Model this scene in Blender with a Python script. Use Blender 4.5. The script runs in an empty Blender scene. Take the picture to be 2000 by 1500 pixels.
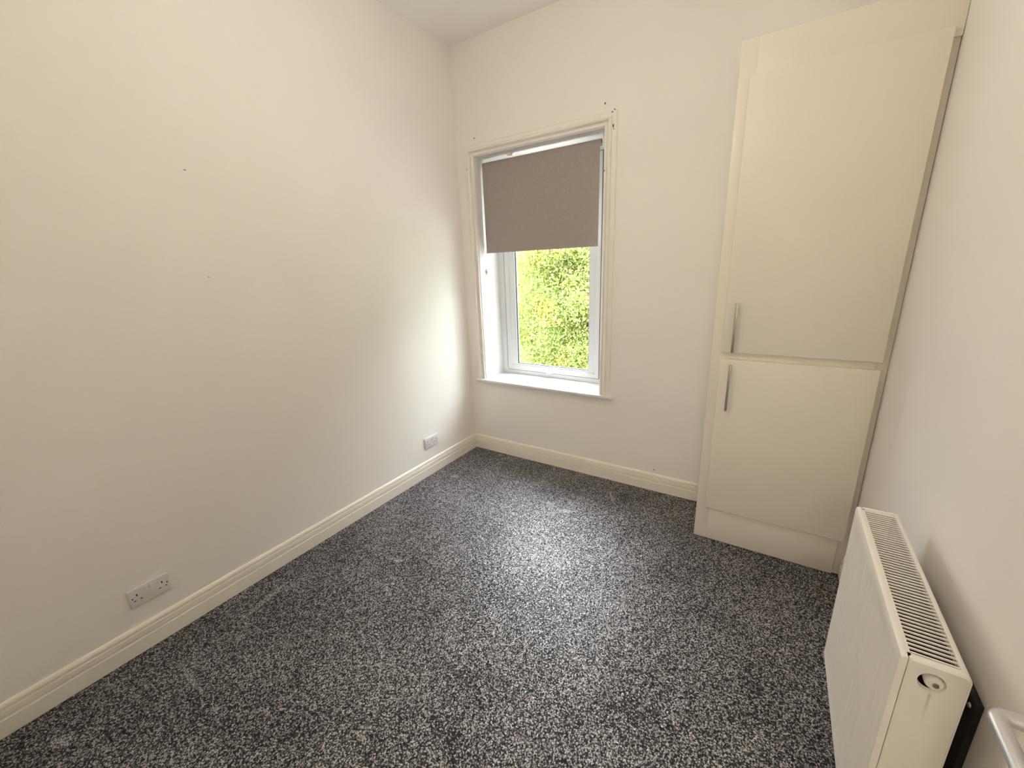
import bpy, bmesh, math, random
import numpy as np
from mathutils import Vector, Matrix

scene = bpy.context.scene
COL = scene.collection
random.seed(7)
rng = np.random.default_rng(11)

# ------------------------------------------------------------------ camera
CAM_LOC = (2.2218, -2.7418, 1.5888)
YAW, PITCH, ROLL, FPX = 0.5792, -0.2777, -0.0392, 791.76
fw = Vector((-math.sin(YAW)*math.cos(PITCH), math.cos(YAW)*math.cos(PITCH), math.sin(PITCH)))
r0 = Vector((math.cos(YAW), math.sin(YAW), 0)); u0 = r0.cross(fw)
rt = math.cos(ROLL)*r0 + math.sin(ROLL)*u0
up = -math.sin(ROLL)*r0 + math.cos(ROLL)*u0
cam_data = bpy.data.cameras.new('camera'); cam = bpy.data.objects.new('camera', cam_data); COL.objects.link(cam)
m = Matrix.Identity(4)
for i in range(3):
    m[i][0], m[i][1], m[i][2], m[i][3] = rt[i], up[i], -fw[i], CAM_LOC[i]
cam.matrix_world = m
cam_data.sensor_fit = 'HORIZONTAL'; cam_data.sensor_width = 36.0
cam_data.lens = FPX/2000*36.0
cam_data.clip_start = 0.02
scene.camera = cam

# ------------------------------------------------------------------ world, sun, exposure
SKY_STRENGTH = 13.5
world = bpy.data.worlds.new('overcast_sky'); scene.world = world; world.use_nodes = True
bg = world.node_tree.nodes['Background']
bg.inputs['Color'].default_value = (0.89, 0.92, 1.0, 1)
# standard overcast sky: luminance grows evenly from horizon to zenith, (1 + 2 sin h) / 3
_n, _l = world.node_tree.nodes, world.node_tree.links
_tc = _n.new('ShaderNodeTexCoord'); _sx = _n.new('ShaderNodeSeparateXYZ'); _mr = _n.new('ShaderNodeMapRange')
_l.new(_tc.outputs['Generated'], _sx.inputs[0]); _l.new(_sx.outputs['Z'], _mr.inputs[0])
_mr.inputs[1].default_value = 0.0; _mr.inputs[2].default_value = 1.0
_mr.inputs[3].default_value = SKY_STRENGTH/3; _mr.inputs[4].default_value = SKY_STRENGTH
_l.new(_mr.outputs[0], bg.inputs['Strength'])
sun_d = bpy.data.lights.new('sun', 'SUN'); sun_d.energy = 0.6; sun_d.angle = math.radians(12); sun_d.color = (1.0, 0.95, 0.86)
sun = bpy.data.objects.new('sun', sun_d); COL.objects.link(sun)
sun.rotation_euler = Vector((0.35, 1.0, -0.95)).to_track_quat('-Z', 'Y').to_euler()
LAMP_POWER, LANDING_FILL_POWER = 8.8, 23.0
LAMP_COLOR = (1.0, 0.905, 0.795)
vs = scene.view_settings
vs.view_transform = 'Standard'; vs.look = 'None'; vs.gamma = 1.0; vs.use_curve_mapping = False
vs.exposure = 1.0
scene.cycles.max_bounces = 11; scene.cycles.diffuse_bounces = 7; scene.cycles.transparent_max_bounces = 8
scene.cycles.caustics_reflective = False; scene.cycles.caustics_refractive = False
scene.cycles.sample_clamp_indirect = 6.0

# ------------------------------------------------------------------ measures (metres; origin = far left floor corner)
W, H, YN = 2.6712, 3.153, -2.95          # right wall, ceiling, near wall
A0, A1, B0, B1 = 0.0816, 1.2666, 0.1603, 1.1981
SILL, SOFF, ATOP = 0.672, 2.4138, 2.4937
WD = 0.264                                # depth of the window frame in the wall
CX, CD, CTOP = 1.961, 0.3994, 2.505       # cupboard left, depth, top
SK_H, SK_T = 0.1288, 0.018

# ------------------------------------------------------------------ materials
def new_mat(name):
    mt = bpy.data.materials.new(name); mt.use_nodes = True
    nt = mt.node_tree
    return mt, nt, nt.nodes['Principled BSDF']

def paint(name, col, rough=0.5, bump=0.0, bscale=60.0, vary=0.03, vscale=3.0, spec=0.5, metal=0.0):
    mt, nt, b = new_mat(name)
    b.inputs['Roughness'].default_value = rough; b.inputs['Metallic'].default_value = metal
    b.inputs['Specular IOR Level'].default_value = spec
    tc = nt.nodes.new('ShaderNodeTexCoord')
    n = nt.nodes.new('ShaderNodeTexNoise'); n.inputs['Scale'].default_value = vscale; n.inputs['Detail'].default_value = 4
    nt.links.new(tc.outputs['Object'], n.inputs['Vector'])
    r = nt.nodes.new('ShaderNodeValToRGB')
    lo = [c*(1-vary) for c in col]; hi = [min(1, c*(1+vary)) for c in col]
    r.color_ramp.elements[0].position = 0.3; r.color_ramp.elements[0].color = (*lo, 1)
    r.color_ramp.elements[1].position = 0.7; r.color_ramp.elements[1].color = (*hi, 1)
    nt.links.new(n.outputs['Fac'], r.inputs['Fac']); nt.links.new(r.outputs['Color'], b.inputs['Base Color'])
    if bump:
        n2 = nt.nodes.new('ShaderNodeTexNoise'); n2.inputs['Scale'].default_value = bscale; n2.inputs['Detail'].default_value = 3
        nt.links.new(tc.outputs['Object'], n2.inputs['Vector'])
        bp = nt.nodes.new('ShaderNodeBump'); bp.inputs['Strength'].default_value = bump; bp.inputs['Distance'].default_value = 0.002
        nt.links.new(n2.outputs['Fac'], bp.inputs['Height']); nt.links.new(bp.outputs['Normal'], b.inputs['Normal'])
    return mt

M = {}
M['wall'] = paint('wall_paint', (0.89, 0.857, 0.808), 0.55, 0.15, 180, 0.012, 2.0, 0.3)
M['ceiling'] = paint('ceiling_paint', (0.93, 0.92, 0.905), 0.7, 0.1, 150, 0.01, 2.0, 0.2)
M['trim'] = paint('cream_gloss', (0.88, 0.84, 0.74), 0.3, 0.06, 40, 0.015, 5.0)
M['arch'] = paint('architrave_paint', (0.86, 0.825, 0.77), 0.4, 0.25, 90, 0.03, 14.0)
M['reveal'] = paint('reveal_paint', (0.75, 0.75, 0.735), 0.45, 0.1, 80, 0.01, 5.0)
M['upvc'] = paint('white_upvc', (0.72, 0.735, 0.75), 0.28, 0, 1, 0.01)
M['seal'] = paint('seal_shadow_grey', (0.16, 0.17, 0.18), 0.5)
M['gasket'] = paint('gasket_rubber', (0.02, 0.035, 0.035), 0.5)
M['cupboard'] = paint('cupboard_paint', (0.82, 0.765, 0.67), 0.42, 0.12, 120, 0.012, 3.0, 0.4)
M['steel'] = paint('brushed_steel', (0.40, 0.385, 0.36), 0.42, 0.05, 300, 0.05, 40, 0.5, 1.0)
M['satin'] = paint('satin_chrome', (0.72, 0.72, 0.76), 0.38, 0, 1, 0.02, 30, 0.5, 1.0)
M['rad'] = paint('radiator_enamel', (0.85, 0.825, 0.76), 0.32, 0.03, 90, 0.015, 6.0)
def stained_enamel():
    mt = paint('radiator_enamel_stained', (0.85, 0.825, 0.76), 0.32, 0.03, 90, 0.015, 6.0); nt = mt.node_tree; L = nt.links.new
    b = nt.nodes['Principled BSDF']; src = b.inputs['Base Color'].links[0].from_socket
    tc = nt.nodes.new('ShaderNodeTexCoord'); sx = nt.nodes.new('ShaderNodeSeparateXYZ'); L(tc.outputs['Object'], sx.inputs[0])
    def mr(sock, a, b_, c, d_):
        n = nt.nodes.new('ShaderNodeMapRange'); L(sock, n.inputs[0])
        for i, v in enumerate((a, b_, c, d_)): n.inputs[i+1].default_value = v
        return n.outputs[0]
    dx = nt.nodes.new('ShaderNodeMath'); dx.operation = 'SUBTRACT'; dx.inputs[1].default_value = 2.563; L(sx.outputs[0], dx.inputs[0])
    ab = nt.nodes.new('ShaderNodeMath'); ab.operation = 'ABSOLUTE'; L(dx.outputs[0], ab.inputs[0])
    m1 = mr(ab.outputs[0], 0.0, 0.0035, 0.55, 0.0); m2 = mr(sx.outputs[2], 0.685, 0.755, 0.0, 1.0); m3 = mr(sx.outputs[2], 0.758, 0.764, 1.0, 0.0)
    a = nt.nodes.new('ShaderNodeMath'); a.operation = 'MULTIPLY'; L(m1, a.inputs[0]); L(m2, a.inputs[1])
    c = nt.nodes.new('ShaderNodeMath'); c.operation = 'MULTIPLY'; L(a.outputs[0], c.inputs[0]); L(m3, c.inputs[1])
    mx = nt.nodes.new('ShaderNodeMix'); mx.data_type = 'RGBA'; L(c.outputs[0], mx.inputs[0]); L(src, mx.inputs[6]); mx.inputs[7].default_value = (0.38, 0.28, 0.14, 1)
    L(mx.outputs[2], b.inputs['Base Color']); return mt
M['rad_stain'] = stained_enamel()
M['raddark'] = paint('radiator_inside_shade', (0.030, 0.027, 0.023), 0.9, 0.3, 60, 0.5, 30.0)  # near-black colour paints in the shade inside the radiator
M['bracket'] = paint('dark_bracket', (0.012, 0.011, 0.01), 0.7, 0.2, 60, 0.3, 40)
M['plastic'] = paint('socket_plastic', (0.74, 0.73, 0.72), 0.3, 0, 1, 0.01)
M['switch'] = paint('switch_plastic', (0.86, 0.84, 0.84), 0.25, 0, 1, 0.01)
M['hole'] = paint('dark_hole', (0.006, 0.005, 0.005), 0.8)
M['chip'] = paint('chipped_paint', (0.10, 0.07, 0.05), 0.8, 0.2, 200, 0.3, 90)
M['white_plastic'] = paint('white_plastic', (0.84, 0.84, 0.80), 0.3, 0, 1, 0.01)
M['cream_plastic'] = paint('cream_plastic', (0.85, 0.76, 0.64), 0.4, 0, 1, 0.02)
M['door'] = paint('door_gloss', (0.86, 0.80, 0.66), 0.35, 0.05, 40, 0.01, 4.0)
M['bark'] = paint('bark', (0.20, 0.17, 0.14), 0.9, 0.6, 25, 0.35, 9.0)
M['grass'] = paint('garden_grass', (0.16, 0.24, 0.06), 0.9, 0.5, 20, 0.3, 3.0)
M['landing'] = paint('landing_carpet', (0.10, 0.10, 0.105), 0.9, 0.4, 200, 0.3, 120)

def blind_mat():
    mt, nt, b = new_mat('blind_fabric')
    b.inputs['Roughness'].default_value = 0.75
    tc = nt.nodes.new('ShaderNodeTexCoord')
    w1 = nt.nodes.new('ShaderNodeTexNoise'); w1.inputs['Scale'].default_value = 260; w1.inputs['Detail'].default_value = 2
    mp = nt.nodes.new('ShaderNodeMapping'); mp.inputs['Scale'].default_value = (1, 1, 0.35)
    nt.links.new(tc.outputs['Object'], mp.inputs['Vector']); nt.links.new(mp.outputs['Vector'], w1.inputs['Vector'])
    r = nt.nodes.new('ShaderNodeValToRGB')
    r.color_ramp.elements[0].position = 0.35; r.color_ramp.elements[0].color = (0.345, 0.300, 0.275, 1)
    r.color_ramp.elements[1].position = 0.65; r.color_ramp.elements[1].color = (0.390, 0.342, 0.315, 1)
    nt.links.new(w1.outputs['Fac'], r.inputs['Fac']); nt.links.new(r.outputs['Color'], b.inputs['Base Color'])
    bp = nt.nodes.new('ShaderNodeBump'); bp.inputs['Strength'].default_value = 0.2; bp.inputs['Distance'].default_value = 0.001
    nt.links.new(w1.outputs['Fac'], bp.inputs['Height']); nt.links.new(bp.outputs['Normal'], b.inputs['Normal'])
    return mt
M['blind'] = blind_mat()

def glass_mat():
    mt = bpy.data.materials.new('window_glass'); mt.use_nodes = True; nt = mt.node_tree; nt.nodes.clear()
    o = nt.nodes.new('ShaderNodeOutputMaterial'); t = nt.nodes.new('ShaderNodeBsdfTransparent'); g = nt.nodes.new('ShaderNodeBsdfGlossy')
    t.inputs['Color'].default_value = (0.97, 0.985, 0.975, 1); g.inputs['Roughness'].default_value = 0.02
    lw = nt.nodes.new('ShaderNodeLayerWeight'); lw.inputs['Blend'].default_value = 0.5     # Schlick reflectance of a thin pane
    pw = nt.nodes.new('ShaderNodeMath'); pw.operation = 'POWER'; pw.inputs[1].default_value = 5.0; nt.links.new(lw.outputs['Facing'], pw.inputs[0])
    f = nt.nodes.new('ShaderNodeMath'); f.operation = 'MULTIPLY_ADD'; f.inputs[1].default_value = 0.96; f.inputs[2].default_value = 0.03; nt.links.new(pw.outputs[0], f.inputs[0])
    mx = nt.nodes.new('ShaderNodeMixShader')
    nt.links.new(f.outputs[0], mx.inputs[0]); nt.links.new(t.outputs[0], mx.inputs[1]); nt.links.new(g.outputs[0], mx.inputs[2])
    nt.links.new(mx.outputs[0], o.inputs['Surface'])
    return mt
M['glass'] = glass_mat()

LEAF = 0.78
def leaf_mat(name, cols, patch=None):
    mt = bpy.data.materials.new(name); mt.use_nodes = True; nt = mt.node_tree; nt.nodes.clear()
    o = nt.nodes.new('ShaderNodeOutputMaterial')
    g = nt.nodes.new('ShaderNodeNewGeometry'); r = nt.nodes.new('ShaderNodeValToRGB')
    while len(r.color_ramp.elements) < len(cols): r.color_ramp.elements.new(0.5)
    for i, (p_, c) in enumerate(cols):
        c = [LEAF*q for q in c]
        r.color_ramp.elements[i].position = p_; r.color_ramp.elements[i].color = (*c, 1)
    nt.links.new(g.outputs['Random Per Island'], r.inputs['Fac'])
    tc = nt.nodes.new('ShaderNodeTexCoord'); n = nt.nodes.new('ShaderNodeTexNoise'); n.inputs['Scale'].default_value = 1.6; n.inputs['Detail'].default_value = 2
    nt.links.new(tc.outputs['Object'], n.inputs['Vector'])
    mr = nt.nodes.new('ShaderNodeMapRange'); mr.inputs[1].default_value = 0.52; mr.inputs[2].default_value = 0.68
    nt.links.new(n.outputs['Fac'], mr.inputs[0])
    mx = nt.nodes.new('ShaderNodeMix'); mx.data_type = 'RGBA'
    nt.links.new(mr.outputs[0], mx.inputs[0]); nt.links.new(r.outputs['Color'], mx.inputs[6]); mx.inputs[7].default_value = (*[LEAF*q for q in patch], 1)
    d = nt.nodes.new('ShaderNodeBsdfDiffuse'); t = nt.nodes.new('ShaderNodeBsdfTranslucent'); a = nt.nodes.new('ShaderNodeMixShader'); a.inputs[0].default_value = 0.4
    nt.links.new(mx.outputs[2], d.inputs['Color']); nt.links.new(mx.outputs[2], t.inputs['Color'])
    nt.links.new(d.outputs[0], a.inputs[1]); nt.links.new(t.outputs[0], a.inputs[2]); nt.links.new(a.outputs[0], o.inputs['Surface'])
    return mt
M['leaf_green'] = leaf_mat('leaves_green', [(0.0, (0.22, 0.30, 0.09)), (0.45, (0.36, 0.46, 0.14)), (0.8, (0.48, 0.55, 0.18)), (1.0, (0.60, 0.60, 0.25))], (0.54, 0.47, 0.11))
M['leaf_yellow'] = leaf_mat('leaves_yellow', [(0.0, (0.34, 0.34, 0.06)), (0.5, (0.56, 0.50, 0.07)), (1.0, (0.68, 0.60, 0.12))], (0.60, 0.40, 0.06))
M['leaf_blue'] = leaf_mat('leaves_bluish', [(0.0, (0.16, 0.25, 0.12)), (0.6, (0.26, 0.38, 0.18)), (1.0, (0.38, 0.48, 0.22))], (0.40, 0.44, 0.12))

def carpet_mat(pile):
    mt, nt, b = new_mat('carpet_pile' if pile else 'carpet_backing')
    L = nt.links.new
    tc = nt.nodes.new('ShaderNodeTexCoord')
    def math_n(op, a, bb=None, clamp=False):
        n = nt.nodes.new('ShaderNodeMath'); n.operation = op; n.use_clamp = clamp
        for i, v in enumerate((a, bb)):
            if v is None: continue
            if isinstance(v, (int, float)): n.inputs[i].default_value = v
            else: L(v, n.inputs[i])
        return n.outputs[0]
    def noise(scale, detail, rough=0.5, dist=0.0):
        n = nt.nodes.new('ShaderNodeTexNoise'); n.inputs['Scale'].default_value = scale; n.inputs['Detail'].default_value = detail
        n.inputs['Roughness'].default_value = rough; n.inputs['Distortion'].default_value = dist
        L(tc.outputs['Object'], n.inputs['Vector']); return n.outputs['Fac']
    if pile:
        gi = nt.nodes.new('ShaderNodeNewGeometry'); fleck = gi.outputs['Random Per Island']
    else:
        fleck = noise(150, 3, 0.65, 0.6)
    broad = noise(3.2, 3, 0.5)
    sep = nt.nodes.new('ShaderNodeSeparateXYZ'); L(tc.outputs['Object'], sep.inputs[0])
    def ellipse(cx, cy, rx, ry, ang=0.0, soft=0.5):
        ca, sa = math.cos(ang), math.sin(ang)
        dx = math_n('SUBTRACT', sep.outputs[0], cx); dy = math_n('SUBTRACT', sep.outputs[1], cy)
        u = math_n('DIVIDE', math_n('ADD', math_n('MULTIPLY', dx, ca), math_n('MULTIPLY', dy, sa)), rx)
        v = math_n('DIVIDE', math_n('SUBTRACT', math_n('MULTIPLY', dy, ca), math_n('MULTIPLY', dx, sa)), ry)
        rr = math_n('SQRT', math_n('ADD', math_n('MULTIPLY', u, u), math_n('MULTIPLY', v, v)))
        mr = nt.nodes.new('ShaderNodeMapRange'); mr.inputs[1].default_value = 1.0; mr.inputs[2].default_value = soft
        mr.inputs[3].default_value = 0.0; mr.inputs[4].default_value = 1.0
        L(rr, mr.inputs[0]); return mr.outputs[0]
    worn = None
    for e in ((0.372, -2.411, 0.145, 0.010, 0.0), (0.211, -0.547, 0.045, 0.028, 0.3), (1.05, -0.527, 0.04, 0.02, 0.2),
              (1.19, -0.557, 0.06, 0.022, 0.3), (0.565, -1.473, 0.03, 0.02, 0.4), (0.226, -2.763, 0.05, 0.03, 0.4),
              (1.40, -0.25, 0.012, 0.10, 0.5), (0.19, -2.02, 0.02, 0.16, 0.2)):
        k = ellipse(*e)
        worn = k if worn is None else math_n('MAXIMUM', worn, k)
    # fleck threshold shifts with the lie of the pile and where the pile is crushed
    f2 = math_n('ADD', fleck, math_n('MULTIPLY', math_n('SUBTRACT', broad, 0.5), 0.45 if pile else 0.16))
    f2 = math_n('ADD', f2, math_n('MULTIPLY', worn, 0.38 if pile else 0.13))
    r = nt.nodes.new('ShaderNodeValToRGB'); el = r.color_ramp.elements
    if pile:
        el[0].position = 0.08; el[0].color = (0.012, 0.012, 0.014, 1)
        el[1].position = 0.95; el[1].color = (0.52, 0.50, 0.54, 1)
        e2 = el.new(0.42); e2.color = (0.026, 0.025, 0.028, 1)
        e3 = el.new(0.70); e3.color = (0.20, 0.192, 0.21, 1)
    else:
        el[0].position = 0.36; el[0].color = (0.008, 0.008, 0.009, 1)
        el[1].position = 0.66; el[1].color = (0.06, 0.058, 0.062, 1)
    L(f2, r.inputs['Fac']); L(r.outputs['Color'], b.inputs['Base Color'])
    b.inputs['Roughness'].default_value = 0.34
    b.inputs['IOR'].default_value = 2.0
    sp = nt.nodes.new('ShaderNodeMapRange'); sp.inputs[1].default_value = 0.2; sp.inputs[2].default_value = 0.62
    sp.inputs[3].default_value = 0.08; sp.inputs[4].default_value = 1.0 if pile else 0.1
    L(f2, sp.inputs[0]); L(sp.outputs[0], b.inputs['Specular IOR Level'])
    return mt
M['carpet'] = carpet_mat(False); M['pile'] = carpet_mat(True)

# ------------------------------------------------------------------ helpers
def link(name, me, mat, parent=None, smooth=False, angle=None):
    o = bpy.data.objects.new(name, me); COL.objects.link(o)
    if mat is not None: me.materials.append(mat)
    if parent is not None: o.parent = parent
    if smooth:
        me.polygons.foreach_set('use_smooth', [True]*len(me.polygons))
        if angle is not None: me.set_sharp_from_angle(angle=angle)
    return o

def from_bm(name, bm, mat, parent=None, smooth=False, angle=math.radians(35)):
    bmesh.ops.recalc_face_normals(bm, faces=bm.faces)
    me = bpy.data.meshes.new(name); bm.to_mesh(me); bm.free()
    return link(name, me, mat, parent, smooth, angle)

def add_box(bm, x0, x1, y0, y1, z0, z1, bev=0.0, seg=2):
    vs_ = [bm.verts.new(p) for p in ((x0,y0,z0),(x1,y0,z0),(x1,y1,z0),(x0,y1,z0),(x0,y0,z1),(x1,y0,z1),(x1,y1,z1),(x0,y1,z1))]
    fs = [bm.faces.new([vs_[i] for i in f]) for f in ((0,3,2,1),(4,5,6,7),(0,1,5,4),(1,2,6,5),(2,3,7,6),(3,0,4,7))]
    if bev > 0:
        es = list({e for f in fs for e in f.edges})
        bmesh.ops.bevel(bm, geom=es, offset=bev, segments=seg, profile=0.5, affect='EDGES')

def box(name, x0, x1, y0, y1, z0, z1, mat, parent=None, bev=0.0, seg=2):
    bm = bmesh.new(); add_box(bm, x0, x1, y0, y1, z0, z1, bev, seg)
    return from_bm(name, bm, mat, parent, smooth=bev > 0)

def boxes(name, lst, mat, parent=None, bev=0.0):
    bm = bmesh.new()
    for b in lst: add_box(bm, *b, bev)
    return from_bm(name, bm, mat, parent, smooth=bev > 0)

def empty(name, loc=(0, 0, 0)):
    o = bpy.data.objects.new(name, None); COL.objects.link(o); o.location = loc; o.empty_display_size = 0.1
    return o

def adopt(parent, *objs):
    """parent meshes built in world space to an empty that sits at the thing's base"""
    for o in objs:
        o.parent = parent; o.matrix_parent_inverse = Matrix.Translation(-parent.location)

def tag(o, label=None, cat=None, group=None, kind=None):
    if label: o['label'] = label
    if cat: o['category'] = cat
    if group: o['group'] = group
    if kind: o['kind'] = kind
    return o

def tube_bm(bm, pts, rad, n=12, cap=True):
    pts = [Vector(p) for p in pts]; rads = rad if isinstance(rad, (list, tuple)) else [rad]*len(pts)
    rings = []; ref = None
    for i, p in enumerate(pts):
        t = (pts[min(i+1, len(pts)-1)] - pts[max(i-1, 0)]).normalized()
        if ref is None:
            ref = t.orthogonal().normalized()
        ref = (ref - t*ref.dot(t)).normalized(); bi = t.cross(ref)
        rings.append([bm.verts.new(p + rads[i]*(math.cos(2*math.pi*k/n)*ref + math.sin(2*math.pi*k/n)*bi)) for k in range(n)])
    for a, b in zip(rings, rings[1:]):
        for k in range(n): bm.faces.new((a[k], a[(k+1) % n], b[(k+1) % n], b[k]))
    if cap: bm.faces.new(rings[0][::-1]); bm.faces.new(rings[-1])

def tube(name, pts, rad, mat, parent=None, n=12):
    bm = bmesh.new(); tube_bm(bm, pts, rad, n)
    return from_bm(name, bm, mat, parent, smooth=True, angle=math.radians(50))

def sweep(name, path, prof, mat, parent=None, closed=False):
    """path: list of (point, offset) where the profile point (s, p) sits at point + s*offA + p*offB"""
    bm = bmesh.new(); rings = []
    for pt, oa, ob in path:
        rings.append([bm.verts.new(Vector(pt) + s*Vector(oa) + p*Vector(ob)) for s, p in prof])
    k = len(prof)
    pairs = list(zip(rings, rings[1:])) + ([(rings[-1], rings[0])] if closed else [])
    for a, b in pairs:
        for i in range(k): bm.faces.new((a[i], a[(i+1) % k], b[(i+1) % k], b[i]))
    if not closed:
        bm.faces.new(rings[0][::-1]); bm.faces.new(rings[-1])
    return from_bm(name, bm, mat, parent)

def ring(name, x0, x1, z0, z1, prof, mat, parent=None):
    """mitred rectangular frame in the xz plane; prof = (inset, y) points, closed"""
    c = [((x0, 0, z0), (1, 0, 1)), ((x1, 0, z0), (-1, 0, 1)), ((x1, 0, z1), (-1, 0, -1)), ((x0, 0, z1), (1, 0, -1))]
    return sweep(name, [(p, o, (0, 1, 0)) for p, o in c], prof, mat, parent, closed=True)

# ------------------------------------------------------------------ room shell
fl = box('floor', -0.02, W+0.02, YN-0.02, 0.02, -0.06, 0.0, M['carpet']); tag(fl, 'dark grey speckled carpet laid wall to wall', kind='structure')
ce = box('ceiling', -0.15, W+0.15, YN-0.1, 0.42, H, H+0.15, M['ceiling']); tag(ce, kind='structure')
wl = box('wall_left', -0.15, 0, YN-0.12, 0.42, -0.06, H+0.02, M['wall']); tag(wl, kind='structure')
wr = box('wall_right', W, W+0.15, YN-0.12, 0.42, -0.06, H+0.02, M['wall']); tag(wr, kind='structure')
WT = 0.40
wb = boxes('wall_back', [(0, B0, 0, WT, -0.06, H), (B1, W, 0, WT, -0.06, H), (B0, B1, 0, WT, -0.06, SILL-0.022), (B0, B1, 0, WT, SOFF, H)], M['wall'])
tag(wb, kind='structure')
DX0, DX1, DH = 1.74, 2.58, 2.02        # doorway the picture is taken from
wf = boxes('wall_front', [(0, DX0, YN-0.12, YN, -0.06, H), (DX1, W, YN-0.12, YN, -0.06, H), (DX0, DX1, YN-0.12, YN, DH, H)], M['wall'])
tag(wf, kind='structure')
# landing behind the doorway
LY = YN-0.12
tag(box('floor_landing', 1.2, W+0.15, LY-1.3, YN-0.02, -0.06, -0.001, M['landing']), kind='structure')
tag(box('ceiling_landing', 1.05, W+0.3, LY-1.45, LY, 2.7, 2.85, M['ceiling']), kind='structure')
tag(boxes('wall_landing', [(1.05, 1.2, LY-1.45, LY, -0.06, 2.75), (W+0.15, W+0.3, LY-1.45, LY, -0.06, 2.75), (1.05, W+0.3, LY-1.45, LY-1.3, -0.06, 2.75)], M['wall']), kind='structure')

# carpet pile: short leaning tufts, far too many to count
def carpet_pile(pitch=0.0052):
    nx, ny = int(W/pitch), int(-YN/pitch)
    gx_, gy_ = np.meshgrid((np.arange(nx)+0.5)*W/nx, YN*(np.arange(ny)+0.5)/ny)
    x = gx_.ravel() + rng.uniform(-0.5, 0.5, nx*ny)*pitch*0.9; y = gy_.ravel() + rng.uniform(-0.5, 0.5, nx*ny)*pitch*0.9
    keep = (x > SK_T+0.002) & (x < W-SK_T-0.002) & (y < -SK_T-0.002) & (y > YN+0.002) & ~((x > CX-0.003) & (y > -CD-0.003))
    x, y = x[keep], y[keep]; n = len(x)
    h = rng.uniform(0.0008, 0.0028, n); rad_ = pitch*rng.uniform(0.75, 1.15, n); an = rng.uniform(0, 2*math.pi, n)
    lean = rng.uniform(0, 0.003, n); la = rng.uniform(0, 2*math.pi, n)
    v = np.zeros((n, 4, 3))
    for k in range(3):
        a = an+k*2*math.pi/3
        v[:, k, 0] = x+rad_*np.cos(a); v[:, k, 1] = y+rad_*np.sin(a); v[:, k, 2] = rng.uniform(-0.0006, 0.0, n)
    v[:, 3, 0] = x+lean*np.cos(la); v[:, 3, 1] = y+lean*np.sin(la); v[:, 3, 2] = h
    tri = np.array([0, 1, 3, 1, 2, 3, 2, 0, 3]); nf_ = 3; nv_ = 4
    me = bpy.data.meshes.new('carpet_pile')
    me.vertices.add(n*nv_); me.vertices.foreach_set('co', v.reshape(-1).astype(np.float32))
    me.loops.add(n*nf_*3); me.polygons.add(n*nf_)
    me.loops.foreach_set('vertex_index', ((np.arange(n)*nv_)[:, None]+tri[None]).reshape(-1).astype(np.int32))
    me.polygons.foreach_set('loop_start', (np.arange(n*nf_)*3).astype(np.int32))
    me.update(calc_edges=True)
    o = link('carpet_pile', me, M['pile'], fl); o['kind'] = 'stuff'; return o
carpet_pile()

# skirting boards
SKP = [(0.0, 0.0), (0.0, SK_T), (0.066, SK_T), (0.0700, 0.0165), (0.0712, 0.0070), (0.0768, 0.0066), (0.079, 0.0155), (0.099, 0.0150), (0.102, 0.0140),
       (0.1028, 0.0055), (0.1084, 0.0053), (0.110, 0.0125), (0.118, 0.0115), (0.125, 0.008), (SK_H, 0.003), (SK_H, 0.0)]
def skirting(name, p0, p1, inward, mat=M['trim']):
    o = sweep(name, [(p0, (0, 0, 1), inward), (p1, (0, 0, 1), inward)], SKP, mat); tag(o, kind='structure'); return o
skirting('baseboard_left', (0, YN, 0), (0, 0, 0), (1, 0, 0))
skirting('baseboard_back', (0, 0, 0), (CX, 0, 0), (0, -1, 0))
skirting('baseboard_right', (W, -CD, 0), (W, YN, 0), (-1, 0, 0))
skirting('baseboard_front', (DX0-0.07, YN, 0), (0, YN, 0), (0, 1, 0))

# small marks on the walls
def speck(name, c, nrm, r, mat, parent, stretch=(1, 1), seed=0):
    rr = random.Random(seed); nrm = Vector(nrm); a = nrm.orthogonal().normalized()
    if abs(nrm.z) < 0.5: a = Vector((0, 0, 1))
    b = nrm.cross(a); bm = bmesh.new(); n = 9
    top, bot = [], []
    for k in range(n):
        q = r*rr.uniform(0.7, 1.15); an = 2*math.pi*k/n
        off = a*math.cos(an)*q*stretch[1] + b*math.sin(an)*q*stretch[0]
        top.append(bm.verts.new(Vector(c)+off*0.8+nrm*0.0008)); bot.append(bm.verts.new(Vector(c)+off-nrm*0.001))
    bm.faces.new(top)
    for k in range(n): bm.faces.new((top[k], top[(k+1) % n], bot[(k+1) % n], bot[k]))
    return from_bm(name, bm, mat, parent)
speck('nail_hole', (0, -1.8604, 2.0507), (1, 0, 0), 0.0032, M['chip'], wl, (1.8, 0.8), 1)
speck('nail_hole', (0, -1.8644, 1.6032), (1, 0, 0), 0.0026, M['chip'], wl, (1, 1), 2)
speck('nail_hole', (1.1919, 0, 2.5401), (0, -1, 0), 0.007, M['chip'], wb, (0.9, 1.2), 3)
speck('nail_hole', (0.1768, 0, 2.5324), (0, -1, 0), 0.006, M['chip'], wb, (1, 1), 4)
speck('nail_hole', (1.62, 0, 0.158), (0, -1, 0), 0.006, M['chip'], wb, (1, 0.8), 5)

# ------------------------------------------------------------------ window
win = empty('window_1', ((B0+B1)/2, WD, SILL)); tag(win, 'white framed window in a deep reveal beside the left corner', kind='structure')
P = []
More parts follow.
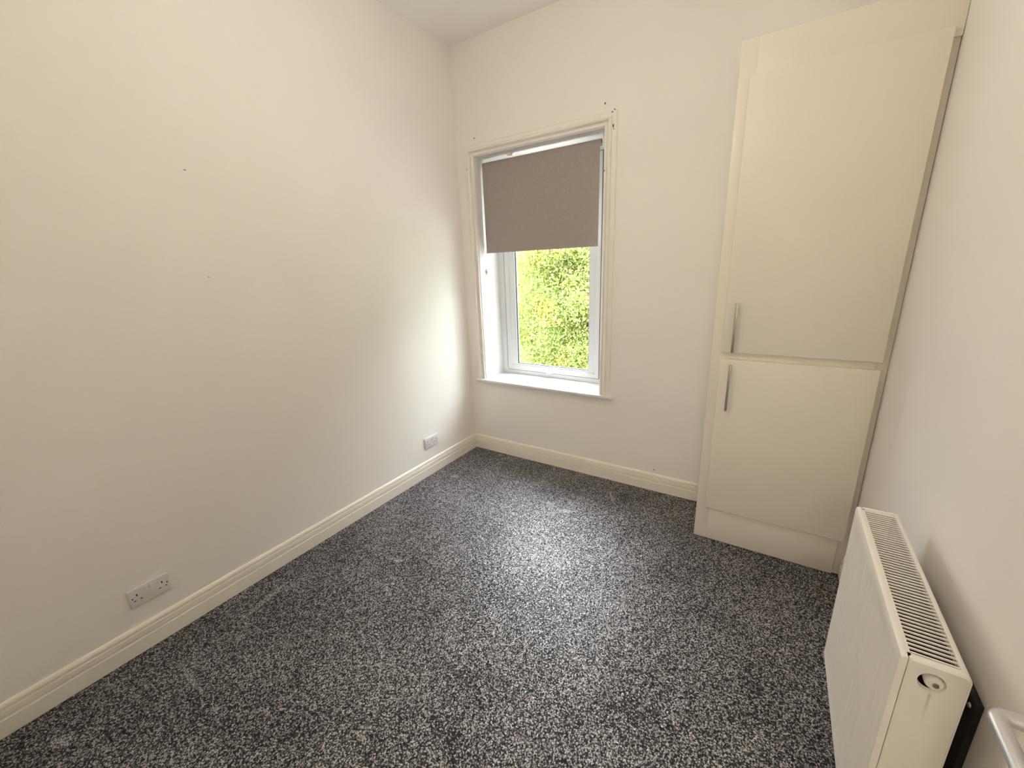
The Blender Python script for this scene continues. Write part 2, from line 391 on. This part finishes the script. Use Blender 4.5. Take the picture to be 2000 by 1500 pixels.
# painted lining of the reveal
t = 0.006
P.append(box('reveal_lining', B0-0.001, B0+t, -0.002, WD+0.02, SILL, SOFF, M['reveal']))
P.append(box('reveal_lining', B1-t, B1+0.001, -0.002, WD+0.02, SILL, SOFF, M['reveal']))
sof = box('reveal_soffit', B0, B1, -0.002, WD+0.02, SOFF-t, SOFF+0.001, M['reveal']); P.append(sof)
P.append(box('window_sill', A0-0.0, A1+0.035, -0.040, WD+0.03, SILL-0.022, SILL, M['reveal'], bev=0.006, seg=3))
# architrave: inner edge at s=0
ARP = [(0.0, 0.0), (0.0, 0.012), (0.003, 0.015), (0.012, 0.015), (0.015, 0.012), (0.017, 0.004), (0.022, 0.004), (0.025, 0.012), (0.030, 0.026), (0.037, 0.030), (0.042, 0.029),
       (0.046, 0.024), (0.048, 0.013), (0.053, 0.012), (0.066, 0.0125), (0.074, 0.011), (0.078, 0.006), (0.078, 0.0)]
def arch(p0, o0, p1, o1):
    return sweep('architrave', [(p0, o0, (0, -1, 0)), (p1, o1, (0, -1, 0))], ARP, M['arch'])
al = arch((B0, 0, SILL), (-1, 0, 0), (B0, 0, SOFF), (-1, 0, 1))
at_ = arch((B0, 0, SOFF), (-1, 0, 1), (B1, 0, SOFF), (1, 0, 1))
ar = arch((B1, 0, SOFF), (1, 0, 1), (B1, 0, SILL), (1, 0, 0))
P += [al, at_, ar]
# uPVC outer frame
FZ0, FZ1, FX1 = SILL-0.012, SOFF-0.002, B1-0.05
fr = ring('window_frame', B0+t, FX1, FZ0, FZ1,
          [(0, WD), (0.050, WD), (0.056, WD+0.004), (0.060, WD+0.014), (0.072, WD+0.018), (0.072, WD+0.07), (0, WD+0.07)], M['upvc']); P.append(fr)
P.append(box('frame_packer', FX1-0.004, B1-t+0.001, WD+0.004, WD+0.07, FZ0, FZ1, M['upvc']))
# sash
SX0, SX1, SZ0, SZ1 = B0+t+0.062, FX1-0.062, FZ0+0.050, FZ1-0.062
GX0, GX1, GZ0, GZ1 = 0.3219, 0.9942, 0.7649, FZ1-0.16
sash = ring('window_sash', SX0, SX1, SZ0, SZ1,
            [(0, WD-0.004), (0.030, WD-0.004), (0.036, WD), (0.046, WD+0.014), (0.046, WD+0.06), (0, WD+0.06)], M['upvc']); P.append(sash)
P.append(ring('sash_seal_shadow', SX0-0.0045, SX1+0.0045, SZ0-0.0045, SZ1+0.0045, [(0, WD-0.002), (0.006, WD-0.002), (0.006, WD+0.02), (0, WD+0.02)], M['seal']))  # grey rubber ring that also draws the shadow groove around the sash
fill = [(SX0+0.04, GX0, WD+0.010, WD+0.05, SZ0+0.03, SZ1-0.03), (GX1, SX1-0.04, WD+0.010, WD+0.05, SZ0+0.03, SZ1-0.03),
        (GX0, GX1, WD+0.010, WD+0.05, SZ0+0.03, GZ0), (GX0, GX1, WD+0.010, WD+0.05, GZ1, SZ1-0.03)]
P.append(boxes('glazing_bead', fill, M['upvc']))
P.append(ring('gasket', GX0-0.004, GX1+0.004, GZ0-0.004, GZ1+0.004, [(0, WD+0.012), (0.008, WD+0.018), (0.008, WD+0.032), (0, WD+0.032)], M['gasket']))
P.append(box('glass_pane', GX0, GX1, WD+0.024, WD+0.044, GZ0, GZ1, M['glass']))
hx = (SX0+SX1)/2 - 0.01; hz = SZ0+0.018
hb = bmesh.new()
add_box(hb, hx-0.018, hx+0.018, WD-0.016, WD-0.003, hz-0.022, hz+0.022, 0.005)
tube_bm(hb, [(hx, WD-0.010, hz), (hx, WD-0.030, hz), (hx, WD-0.040, hz-0.004)], [0.010, 0.010, 0.009], 10)
tube_bm(hb, [(hx-0.008, WD-0.038, hz-0.002), (hx+0.03, WD-0.042, hz+0.001), (hx+0.075, WD-0.042, hz+0.004), (hx+0.105, WD-0.040, hz+0.006)], [0.011, 0.010, 0.008, 0.006], 10)
P.append(from_bm('window_handle', hb, M['upvc'], smooth=True))
# chips and screw holes in the old paint
for k, (x, z, r, s) in enumerate(((1.2516, 2.405, 0.008, (0.6, 1.5)), (1.2553, 2.3877, 0.004, (1, 1)), (1.2428, 2.4806, 0.0055, (1, 1)), (1.258, 2.492, 0.004, (1.2, 1)))):
    speck('paint_chip', (x, -0.0125, z), (0, -1, 0), r, M['chip'], ar, s, 20+k)
speck('paint_chip', (B1+0.004, -0.0145, 2.163), (0, -1, 0), 0.004, M['chip'], ar, (0.7, 2.2), 31)
speck('paint_chip', (B1+0.010, -0.0145, 1.42), (0, -1, 0), 0.004, M['cream_plastic'], ar, (0.8, 2.0), 32)
speck('paint_chip', (B0-0.060, -0.0125, 2.33), (0, -1, 0), 0.004, M['chip'], al, (0.4, 3.0), 33)
speck('screw_hole', (1.125, 0.060, SOFF-t), (0, 0, -1), 0.005, M['chip'], sof, (1, 1), 34)
speck('screw_hole', (1.178, 0.055, SOFF-t), (0, 0, -1), 0.005, M['hole'], sof, (1, 1), 35)
adopt(win, *P)

# ------------------------------------------------------------------ roller blind
BY, K0, K1, KZ0, KZ1, RR = 0.0788, 0.1768, 1.1367, 1.7135, 2.3802, 0.021
blind = empty('roller_blind', ((K0+K1)/2, BY+RR, KZ0))
tag(blind, 'taupe roller blind pulled halfway down inside the window reveal', 'blind')
P = []
bm = bmesh.new(); tube_bm(bm, [(K0, BY+RR, KZ1-RR), (K1, BY+RR, KZ1-RR)], RR, 28)
P.append(from_bm('roller', bm, M['blind'], smooth=True, angle=math.radians(50)))
bm = bmesh.new(); nx, nz = 24, 16; grid = []
for side in (0, 1):
    rows = []
    for j in range(nz+1):
        z = KZ0 + 0.012 + (KZ1-RR-KZ0-0.012)*j/nz; row = []
        for i in range(nx+1):
            u = i/nx; x = K0+0.002 + (K1-K0-0.004)*u
            x += 0.004*(1-j/nz)*(0.5-u)
            y = BY + 0.0018*math.sin(3.3*u+0.4)*(1-j/nz) + side*0.0008
            row.append(bm.verts.new((x, y, z)))
        rows.append(row)
    grid.append(rows)
    for j in range(nz):
        for i in range(nx): bm.faces.new((rows[j][i], rows[j][i+1], rows[j+1][i+1], rows[j+1][i]))
g0, g1 = grid
for j in range(nz):
    bm.faces.new((g0[j][0], g0[j+1][0], g1[j+1][0], g1[j][0])); bm.faces.new((g0[j][nx], g0[j+1][nx], g1[j+1][nx], g1[j][nx]))
for i in range(nx):
    bm.faces.new((g0[0][i], g0[0][i+1], g1[0][i+1], g1[0][i]))
P.append(from_bm('fabric', bm, M['blind'], smooth=True))
P.append(box('bottom_bar', K0+0.004, K1-0.004, BY-0.003, BY+0.005, KZ0, KZ0+0.022, M['blind'], bev=0.0025))
# brackets, chain wheel, chain
P.append(box('bracket', B1-0.046, B1-0.038, BY-0.004, BY+0.05, KZ1-0.055, SOFF-0.006, M['white_plastic'], bev=0.002))
P.append(box('bracket', K0-0.012, K0-0.006, BY-0.002, BY+0.05, KZ1-0.055, SOFF-0.006, M['white_plastic'], bev=0.002))
P.append(tube('end_pin', [(K1-0.004, BY+RR, KZ1-RR), (K1+0.018, BY+RR, KZ1-RR)], 0.007, M['steel'], n=12))
bm = bmesh.new(); tube_bm(bm, [(K0-0.007, BY+RR-0.004, KZ1-RR), (K0+0.001, BY+RR-0.004, KZ1-RR)], [0.024, 0.022], 24)
cw = from_bm('chain_wheel', bm, M['white_plastic'], smooth=True); P.append(cw)
bm = bmesh.new()
CZ = 1.572
for dy in (-0.020, 0.014):
    tube_bm(bm, [(K0-0.003, BY+RR+dy-0.004, KZ1-RR), (K0-0.003, BY+RR+dy*0.9-0.006, 2.0), (K0-0.002, BY+RR-0.012+dy*0.3, CZ+0.02)], 0.0016, 6)
P.append(from_bm('chain', bm, M['white_plastic'], smooth=True))
bm = bmesh.new(); add_box(bm, K0-0.010, K0+0.008, BY-0.006, BY+0.022, CZ-0.024, CZ+0.018, 0.005)
ten = from_bm('chain_tensioner', bm, M['white_plastic'], smooth=True); P.append(ten)
P.append(tube('tensioner_screw', [(K0-0.001, BY-0.0085, CZ-0.002), (K0-0.001, BY-0.004, CZ-0.002)], 0.0055, M['steel'], n=10))
adopt(blind, *P)
ob = bmesh.new(); add_box(ob, 0.425, 0.455, 0.055, 0.085, SOFF-t-0.020, SOFF-t, 0.003); add_box(ob, 0.418, 0.462, 0.050, 0.090, SOFF-t-0.006, SOFF-t, 0.002)
tag(from_bm('blind_bracket', ob, M['cream_plastic'], smooth=True), 'small cream plastic bracket left on the soffit above the blind', 'bracket')

# ------------------------------------------------------------------ built-in cupboard
cup = empty('built_in_cupboard', ((CX+W)/2, -CD/2, 0)); tag(cup, 'tall off-white built-in cupboard with two flat doors right of the window', 'cupboard')
P = []
e = 0.0015
FY = -CD; FYB = -CD+0.022
D0, D1 = 2.008, 2.6446
Z3, Z2, Z1, Z0 = 2.3587, 1.1292, 1.0933, 0.2114
P.append(box('side_panel', CX, CX+0.018, FYB-0.002, -e, 0.0, CTOP-0.002, M['cupboard'], bev=0.001))
P.append(box('top_panel', CX, W-e, FYB-0.002, -e, CTOP-0.020, CTOP-0.001, M['cupboard'], bev=0.001))
P.append(box('back_panel', CX+0.018, W-e, -0.012, -e, 0.0, CTOP-0.02, M['cupboard']))
P.append(box('stile', CX, D0+0.022, FY, FYB, 0.0, CTOP, M['cupboard'], bev=0.0025, seg=3))
P.append(box('stile', D1-0.022, W-e, FY+0.012, FYB+0.012, 0.0, Z3+0.01, M['cupboard'], bev=0.001))
P.append(box('top_rail', D0+0.020, W-e, FY+0.0005, FYB, Z3-0.03, CTOP, M['cupboard'], bev=0.001))
P.append(box('middle_rail', D0+0.020, D1-0.020, FY+0.0005, FYB, Z1-0.03, Z2+0.03, M['cupboard'], bev=0.001))
P.append(box('plinth_rail', D0+0.020, D1-0.020, FY+0.0005, FYB, 0.0, Z0+0.03, M['cupboard'], bev=0.001))
P.append(box('shelf', CX+0.018, W-e, FYB, -0.012, 1.10, 1.118, M['cupboard']))
def cup_door(z0, z1, hz0, hz1):
    dr = box('door', D0, D1, FY-0.0185, FY-0.0015, z0, z1, M['cupboard'], bev=0.003, seg=3)
    hxx = 2.0600; hy = FY-0.0185
    bm = bmesh.new()
    add_box(bm, hxx-0.0055, hxx+0.0055, hy-0.033, hy-0.025, hz0, hz1, 0.0012)
    for z in (hz0+0.028, hz1-0.028): tube_bm(bm, [(hxx, hy+0.001, z), (hxx, hy-0.027, z)], 0.0045, 10)
    h = from_bm('handle', bm, M['steel'], smooth=True); h['label'] = 'brushed steel bar handle'
    return dr, h
for args in ((Z2, Z3, 1.135, 1.382), (Z0, Z1, 0.822, 1.070)):
    dr, h = cup_door(*args); h.parent = dr; P.append(dr)
adopt(cup, *P)

# ------------------------------------------------------------------ radiator
RX0, RX1, RY0, RY1, RZ0, RZ1 = 2.5099, 2.6113, -1.8181, -1.2155, 0.2238, 0.8238
rad = empty('panel_radiator', ((RX0+RX1)/2, (RY0+RY1)/2, RZ0)); tag(rad, 'cream white panel radiator with slatted top on the right wall', 'radiator')
P = []
def panel(name, xf, sgn, depth=0.012, mat=M['rad']):
    """pressed steel panel with vertical flutes, its face at xf, its back sgn*depth behind"""
    pitch = 0.0334; nfl = 18; ya = RY1-0.002; L_ = RY1-RY0-0.004
    ys, hs_ = [], []
    per = 8
    off = (L_-nfl*pitch)/2
    ys.append(ya); hs_.append(0.0)
    for k in range(nfl):
        for j in range(per):
            u = j/per; ys.append(ya-off-(k+u)*pitch)
            c = 0.5-0.5*math.cos(2*math.pi*u)
            hs_.append(min(1.0, c*1.5))
    ys.append(ya-L_); hs_.append(0.0)
    zr = [(RZ0, 0.0, 0.004), (RZ0+0.004, 0.0, 0.0), (RZ0+0.016, 0.0, 0.0), (RZ0+0.032, 0.9, 0.0), (RZ0+0.05, 1.0, 0.0), (RZ1-0.075, 1.0, 0.0), (RZ1-0.050, 0.7, 0.0), (RZ1-0.032, 0.0, 0.0),
          (RZ1-0.010, 0.0, 0.0), (RZ1-0.003, 0.0, 0.002), (RZ1, 0.0, 0.007)]
    bm = bmesh.new(); F, Bk = [], []
    for z, a, r in zr:
        F.append([bm.verts.new((xf+sgn*(r+0.0062*a*h), y, z)) for y, h in zip(ys, hs_)])
        Bk.append([bm.verts.new((xf+sgn*depth, y, z)) for y in ys])
    n = len(ys)
    for j in range(len(zr)-1):
        for i in range(n-1):
            bm.faces.new((F[j][i], F[j][i+1], F[j+1][i+1], F[j+1][i])); bm.faces.new((Bk[j][i], Bk[j+1][i], Bk[j+1][i+1], Bk[j][i+1]))
        for i in (0, n-1): bm.faces.new((F[j][i], F[j+1][i], Bk[j+1][i], Bk[j][i]))
    for j in (0, len(zr)-1):
        for i in range(n-1): bm.faces.new((F[j][i], F[j][i+1], Bk[j][i+1], Bk[j][i]))
    return from_bm(name, bm, mat, smooth=True, angle=math.radians(40))
fp = panel('front_panel', RX0, 1); P.append(fp)
bp_ = panel('back_panel', RX1, -1); P.append(bp_)
# convector fins between the panels
bm = bmesh.new(); zz = []
nf = 46
for k in range(nf+1):
    y = RY0+0.03+(RY1-RY0-0.06)*k/nf
    zz.append(((RX0+0.020) if k % 2 else (RX0+0.046), y)); 
zz2 = [((RX1-0.020) if k % 2 else (RX1-0.046), y) for k, (x, y) in enumerate(zz)]
for pts in (zz, zz2):
    a = [bm.verts.new((x, y, RZ0+0.05)) for x, y in pts]; b = [bm.verts.new((x, y, RZ1-0.07)) for x, y in pts]
    for i in range(len(pts)-1): bm.faces.new((a[i], a[i+1], b[i+1], b[i]))
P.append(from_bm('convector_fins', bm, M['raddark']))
P.append(box('shade_liner', RX0+0.012, RX0+0.017, RY0+0.012, RY1-0.012, RZ0+0.02, RZ1-0.015, M['raddark']))  # dark liners that paint the shade seen between the slats
P.append(box('shade_liner', RX1-0.017, RX1-0.012, RY0+0.012, RY1-0.012, RZ0+0.02, RZ1-0.015, M['raddark']))
# end plates with rolled top
def end_plate(y_out, sgn, hole):
    x0, x1, z0, z1 = RX0+0.0135, RX1-0.001, RZ0+0.012, RZ1+0.002
    bm = bmesh.new()
    cxh, czh, rh = 2.5610, 0.7850, 0.0205
    N = 32; yo, yi = y_out, y_out-sgn*0.010
    def loop(pts, y):
        vs_ = [bm.verts.new((x, y, z)) for x, z in pts]
        return vs_, [bm.edges.new((vs_[k], vs_[(k+1) % len(vs_)])) for k in range(len(vs_))]
    rc = 0.012; corner = []
    for cx_, cz_, a0 in ((x1-rc, z1-rc, 0.0), (x0+rc*0.5, z1-rc*0.5, math.pi/2), (x0, z0, None), (x1, z0, None)):
        if a0 is None: corner.append((cx_, cz_)); continue
        rr_ = rc if a0 == 0.0 else rc*0.5
        corner += [(cx_+rr_*math.cos(a0+q*math.pi/8), cz_+rr_*math.sin(a0+q*math.pi/8)) for q in range(5)]
    circ = [(cxh+rh*math.cos(2*math.pi*k/N), czh+rh*1.1*math.sin(2*math.pi*k/N)) for k in range(N)]
    bev = 0.003
    mx_, mz_ = (x0+x1)/2, (z0+z1)/2
    inner = [(x-math.copysign(bev, x-mx_), z-math.copysign(bev, z-mz_)) for x, z in corner]
    vo, eo = loop(inner, yo); vm, em_ = loop(corner, yo-sgn*bev); vi, ei = loop(corner, yi)
    nC = len(corner)
    for a, b in ((vo, vm), (vm, vi)):
        for k in range(nC): bm.faces.new((a[k], a[(k+1) % nC], b[(k+1) % nC], b[k]))
    if hole:
        ho, heo = loop(circ, yo); hi, hei = loop([(cxh+(x-cxh)*0.92, czh+(z-czh)*0.92) for x, z in circ], yi)
        for k in range(N): bm.faces.new((ho[k], ho[(k+1) % N], hi[(k+1) % N], hi[k]))
        bmesh.ops.triangle_fill(bm, edges=eo+heo, use_beauty=True); bmesh.ops.triangle_fill(bm, edges=ei+hei, use_beauty=True)
    else:
        bm.faces.new(vo); bm.faces.new(vi)
    return from_bm('end_plate', bm, M['rad_stain'] if hole else M['rad'], smooth=True, angle=math.radians(30))
ep = end_plate(RY0, -1, True); P.append(ep)
P.append(end_plate(RY1, 1, False))
bm = bmesh.new(); tube_bm(bm, [(2.566, RY0+0.030, 0.783), (2.566, RY0+0.006, 0.783), (2.566, RY0+0.003, 0.783)], [0.0145, 0.0145, 0.0125], 20)
plug = from_bm('bleed_plug', bm, M['rad'], smooth=True); P.append(plug)
bm = bmesh.new(); tube_bm(bm, [(2.568, RY0+0.006, 0.781), (2.568, RY0+0.0005, 0.781)], [0.0058, 0.0050], 6)
spg = from_bm('bleed_screw', bm, M['steel']); P.append(spg)
P.append(box('hole_shade_plate', 2.536, 2.586, RY0+0.028, RY0+0.030, 0.755, 0.815, M['hole']))  # near-black sheet that stands for the shade inside the plug hole
# top grille: border and slats, each slat a part
gx0, gx1 = RX0+0.0125, RX1-0.004
gy0, gy1 = RY0+0.010, RY1-0.008
gz = RZ1-0.002
P.append(boxes('grille_frame', [(gx0, gx0+0.006, gy0, gy1, gz-0.012, gz), (gx1-0.006, gx1, gy0, gy1, gz-0.012, gz), (gx0, gx1, gy0, gy0+0.010, gz-0.012, gz), (gx0, gx1, gy1-0.006, gy1, gz-0.012, gz)], M['rad']))
NS = 48
sm = None
y_a, y_b = gy0+0.016, gy1-0.009
for k in range(NS):
    y = y_a+(y_b-y_a)*k/(NS-1)
    if sm is None:
        bm = bmesh.new(); add_box(bm, gx0+0.004, gx1-0.004, -0.0017, 0.0017, gz-0.005, gz-0.0008, 0.0006, 1)
        s = from_bm('grille_slat', bm, M['rad']); sm = s.data
    else:
        s = bpy.data.objects.new('grille_slat', sm); COL.objects.link(s)
    s.location = (0, y, 0); s.parent = rad; s.matrix_parent_inverse = Matrix.Translation(-rad.location)
# wall brackets
br = boxes('wall_bracket', [(W-0.012, W-0.0005, -1.735, -1.600, 0.26, 0.70), (RX1+0.001, W-0.0005, -1.66, -1.62, 0.27, 0.30), (RX1+0.001, W-0.0005, -1.66, -1.62, 0.66, 0.69)], M['bracket']); P.append(br)
P.append(boxes('wall_bracket', [(W-0.012, W-0.0005, -1.43, -1.36, 0.26, 0.70), (RX1+0.001, W-0.0005, -1.41, -1.38, 0.27, 0.30), (RX1+0.001, W-0.0005, -1.41, -1.38, 0.66, 0.69)], M['bracket']))
P.append(tube('bracket_screw', [(W-0.010, -1.716, 0.677), (W-0.015, -1.716, 0.677)], [0.007, 0.005], M['steel'], n=10))
# valves and tails to the floor
P.append(tube('pipe_tail', [(RX1-0.02, RY0+0.09, 0.0), (RX1-0.02, RY0+0.09, RZ0+0.03)], 0.0075, M['rad']))
P.append(tube('pipe_tail', [(RX1-0.02, RY1-0.05, 0.0), (RX1-0.02, RY1-0.05, RZ0+0.03)], 0.0075, M['rad']))
adopt(rad, *P)

# ------------------------------------------------------------------ double sockets on the left wall
def socket(y, z, label):
    root = empty('power_socket', (0, y+0.073, z)); tag(root, label, 'socket', 'double sockets on the left wall')
    bm = bmesh.new(); add_box(bm, 0.0, 0.0105, -0.073, 0.073, 0.0, 0.086, 0.0035, 3)
    pl = from_bm('face_plate', bm, M['plastic'], root, smooth=True)
    for s in (-1, 1):
        bm = bmesh.new(); vs_ = []
        yc = s*0.0105
        x0_, xa, xb = 0.009, 0.0118, 0.0148
        q = [(yc-0.0065, 0.048), (yc+0.0065, 0.048), (yc+0.0065, 0.074), (yc-0.0065, 0.074)]
        b_ = [bm.verts.new((x0_, a, b)) for a, b in q]; t_ = [bm.verts.new((xa if b < 0.06 else xb, a, b)) for a, b in q]
        bm.faces.new(b_); bm.faces.new(t_)
        for k in range(4): bm.faces.new((b_[k], b_[(k+1) % 4], t_[(k+1) % 4], t_[k]))
        from_bm('rocker_switch', bm, M['switch'], root)
        c = s*0.0445
        box('earth_slot', 0.0095, 0.0108, c-0.0024, c+0.0024, 0.049, 0.0585, M['hole'], root)
        for q2 in (-1, 1):
            box('pin_slot', 0.0095, 0.0108, c+q2*0.0111-0.0036, c+q2*0.0111+0.0036, 0.0275, 0.0315, M['hole'], root)
        tube('fixing_screw', [(0.0095, s*0.0615, 0.043), (0.0109, s*0.0615, 0.043)], 0.003, M['hole'], root, n=10)
    return root
socket(-2.4571, 0.2209, 'double wall socket low on the left wall, nearer the camera')
socket(-0.6484, 0.2314, 'double wall socket low on the left wall, beside the far corner')

# ------------------------------------------------------------------ open room door at the right edge
DFX, DT, DY1, DY0 = 2.575, 0.040, -2.032, -2.885
door = empty('door_1', (DFX+DT/2, DY0, 0.008)); tag(door, 'cream door standing open against the right wall', kind='structure')
leaf = box('door_leaf', DFX, DFX+DT, DY0, DY1, 0.008, 1.99, M['door'], bev=0.003)
hy_, hz_ = DY1-0.048, 1.003
bm = bmesh.new(); tube_bm(bm, [(DFX+0.001, hy_, hz_), (DFX-0.007, hy_, hz_), (DFX-0.009, hy_, hz_)], [0.026, 0.026, 0.023], 28)
rose = from_bm('handle_rose', bm, M['satin'], smooth=True)
bm = bmesh.new()
gx = DFX-0.049
pts = [(DFX-0.008, hy_, hz_), (gx+0.014, hy_, hz_)] + [(gx+0.012*(1-math.sin(a)), hy_-0.012*(1-math.cos(a)), hz_) for a in (0.3, 0.6, 0.9, 1.2, 1.5)] + [(gx, hy_-0.05, hz_), (gx, hy_-0.09, hz_), (gx+0.002, hy_-0.118, hz_), (gx+0.003, hy_-0.122, hz_)]
tube_bm(bm, pts, [0.0095]*(len(pts)-1)+[0.006], 16)
lev = from_bm('lever_handle', bm, M['satin'], smooth=True); lev['label'] = 'satin chrome lever handle'
adopt(door, leaf, rose, lev)
for nm, x0, x1, z0, z1 in (('trim_1', DX0-0.06, DX0, 0, DH+0.06), ('trim_2', DX0, W-0.02, DH, DH+0.06)):
    tag(box(nm, x0, x1, YN, YN+0.016, z0, z1, M['trim'], bev=0.004), kind='structure')

# ------------------------------------------------------------------ lamps (pendant in the middle of the ceiling, added fill light on the landing)
LX, LYY, LZ = 1.42, -1.60, 2.62
pen = empty('pendant_lamp', (LX, LYY, LZ)); tag(pen, 'white globe pendant lamp hanging from the middle of the ceiling', 'lamp')
bm = bmesh.new(); bmesh.ops.create_uvsphere(bm, u_segments=28, v_segments=16, radius=0.13)
def shade_mat():
    mt = bpy.data.materials.new('opal_glass'); mt.use_nodes = True; nt = mt.node_tree; nt.nodes.clear()
    o = nt.nodes.new('ShaderNodeOutputMaterial'); em = nt.nodes.new('ShaderNodeEmission')
    em.inputs['Color'].default_value = (*LAMP_COLOR, 1); em.inputs['Strength'].default_value = LAMP_POWER/(math.pi*4*math.pi*0.13**2)
    nt.links.new(em.outputs[0], o.inputs['Surface']); return mt
M['opal'] = shade_mat()
sh = from_bm('globe_shade', bm, M['opal'], smooth=True, angle=None); sh.location = (LX, LYY, LZ)
adopt(pen, sh, tube('cord', [(LX, LYY, LZ+0.125), (LX, LYY, H-0.02)], 0.003, M['white_plastic'], n=8),
      tube('ceiling_rose', [(LX, LYY, H-0.028), (LX, LYY, H-0.004), (LX, LYY, H-0.0005)], [0.02, 0.045, 0.048], M['white_plastic'], n=24))
ld = bpy.data.lights.new('landing_fill', 'POINT'); ld.energy = LANDING_FILL_POWER; ld.color = LAMP_COLOR; ld.shadow_soft_size = 0.35  # unseen lamp added as warm fill through the doorway
lo = bpy.data.objects.new('landing_fill', ld); COL.objects.link(lo); lo.location = (2.64, LY-0.9, 2.1)

# ------------------------------------------------------------------ garden seen through the window, plus unseen light helpers
GZ = -3.6
M['bounce'] = paint('pale_bounce_ground', (0.52, 0.50, 0.46), 0.85, 0.3, 12, 0.1, 2.0)  # pale ground out of view, added to bounce neutral light up to the soffit
tag(box('ground', -40, 30, 8.8, 60, GZ-0.3, GZ, M['grass']), kind='structure')
tag(box('ground_bounce', -40, 30, 0.4, 8.8, GZ-0.3, GZ+0.02, M['bounce']), kind='structure')
def leaves(name, centres, spread, count, size, mat):
    c = np.asarray(centres)[rng.integers(0, len(centres), count)]
    pos = c + rng.normal(0, 1, (count, 3))*np.asarray(spread)
    n = rng.normal(0, 1, (count, 3)); n[:, 1] -= 0.7; n[:, 2] += 0.5; n /= np.linalg.norm(n, axis=1)[:, None]
    a = rng.normal(0, 1, (count, 3)); a -= n*np.sum(a*n, axis=1)[:, None]; a /= np.linalg.norm(a, axis=1)[:, None]
    b = np.cross(n, a); s = size*rng.uniform(0.6, 1.35, count)[:, None]
    v = np.empty((count, 4, 3))
    v[:, 0] = pos - a*s; v[:, 1] = pos + b*s*0.45 + n*s*0.12; v[:, 2] = pos + a*s; v[:, 3] = pos - b*s*0.45 + n*s*0.12
    me = bpy.data.meshes.new(name)
    me.vertices.add(count*4); me.vertices.foreach_set('co', v.reshape(-1).astype(np.float32))
    me.loops.add(count*6); me.polygons.add(count*2)
    base = (np.arange(count)*4)[:, None]
    me.loops.foreach_set('vertex_index', (base + np.array([0, 1, 2, 0, 2, 3])[None]).reshape(-1).astype(np.int32))
    me.polygons.foreach_set('loop_start', (np.arange(count*2)*3).astype(np.int32))
    me.update(calc_edges=True); me.validate()
    o = link(name, me, mat); o['kind'] = 'stuff'; return o
def tree(label, base, crown, radii, nclump, nleaf, size, mat, trunk_r, seed):
    rr = random.Random(seed)
    root = empty('garden_tree', base); tag(root, label, 'tree', 'trees outside the window')
    bx, by, bz = base; cx_, cy_, cz_ = crown
    bm = bmesh.new(); cl = []
    tube_bm(bm, [(bx, by, bz), (bx+0.1, by, bz+(cz_-bz)*0.4), (cx_-0.05, cy_, cz_-radii[2]*0.3), (cx_, cy_, cz_+radii[2]*0.5)], [trunk_r, trunk_r*0.85, trunk_r*0.6, trunk_r*0.2], 10)
    trunk = from_bm('trunk', bm, M['bark'], smooth=True)
    bm = bmesh.new()
    while len(cl) < nclump:
        q = Vector((rr.uniform(-1, 1), rr.uniform(-1, 1), rr.uniform(-1, 1)))
        if not 0.25 < q.length < 1.0: continue
        cl.append((cx_+q.x*radii[0], cy_+q.y*radii[1], cz_+q.z*radii[2]))
    for k, p in enumerate(cl[:70]):
        s = rr.uniform(-0.6, 0.35)
        st = Vector((cx_, cy_, cz_+s*radii[2])); en = Vector(p); md = st.lerp(en, 0.5)+Vector((0, 0, 0.12))
        tube_bm(bm, [st, md, en], [0.035, 0.02, 0.006], 6)
    br_ = from_bm('branches', bm, M['bark'], smooth=True)
    fo = leaves('foliage', cl, (0.30, 0.30, 0.24), nleaf, size, mat)
    adopt(root, trunk, br_, fo)
    return root
tree('bright green leafy tree filling most of the window view', (-3.3, 10.8, GZ), (-3.3, 10.4, 0.3), (2.9, 1.6, 3.2), 300, 110000, 0.052, M['leaf_green'], 0.16, 3)
tree('yellowing tree at the upper left of the window view', (-5.2, 6.3, GZ), (-4.55, 6.3, 2.7), (1.25, 0.8, 1.5), 60, 14000, 0.045, M['leaf_yellow'], 0.09, 5)
tree('bluish green tree standing behind the bright green one', (-4.6, 16.0, GZ), (-4.6, 15.7, 2.6), (5.5, 1.6, 5.6), 300, 46000, 0.12, M['leaf_blue'], 0.2, 8)
tree('broad dark green tree added out of view to block low sky light', (5.6, 12.5, GZ), (5.6, 12.2, 2.6), (4.6, 1.8, 6.0), 280, 40000, 0.12, M['leaf_blue'], 0.2, 12)  # unseen tree, added to screen the low sky on the right
tree('tall dark green tree added out of view to dim light on the left wall', (13.4, 8.6, GZ), (13.4, 8.4, 3.2), (3.2, 3.4, 6.6), 260, 36000, 0.13, M['leaf_blue'], 0.2, 15)  # second unseen tree, added to soften the bright spot on the left wall
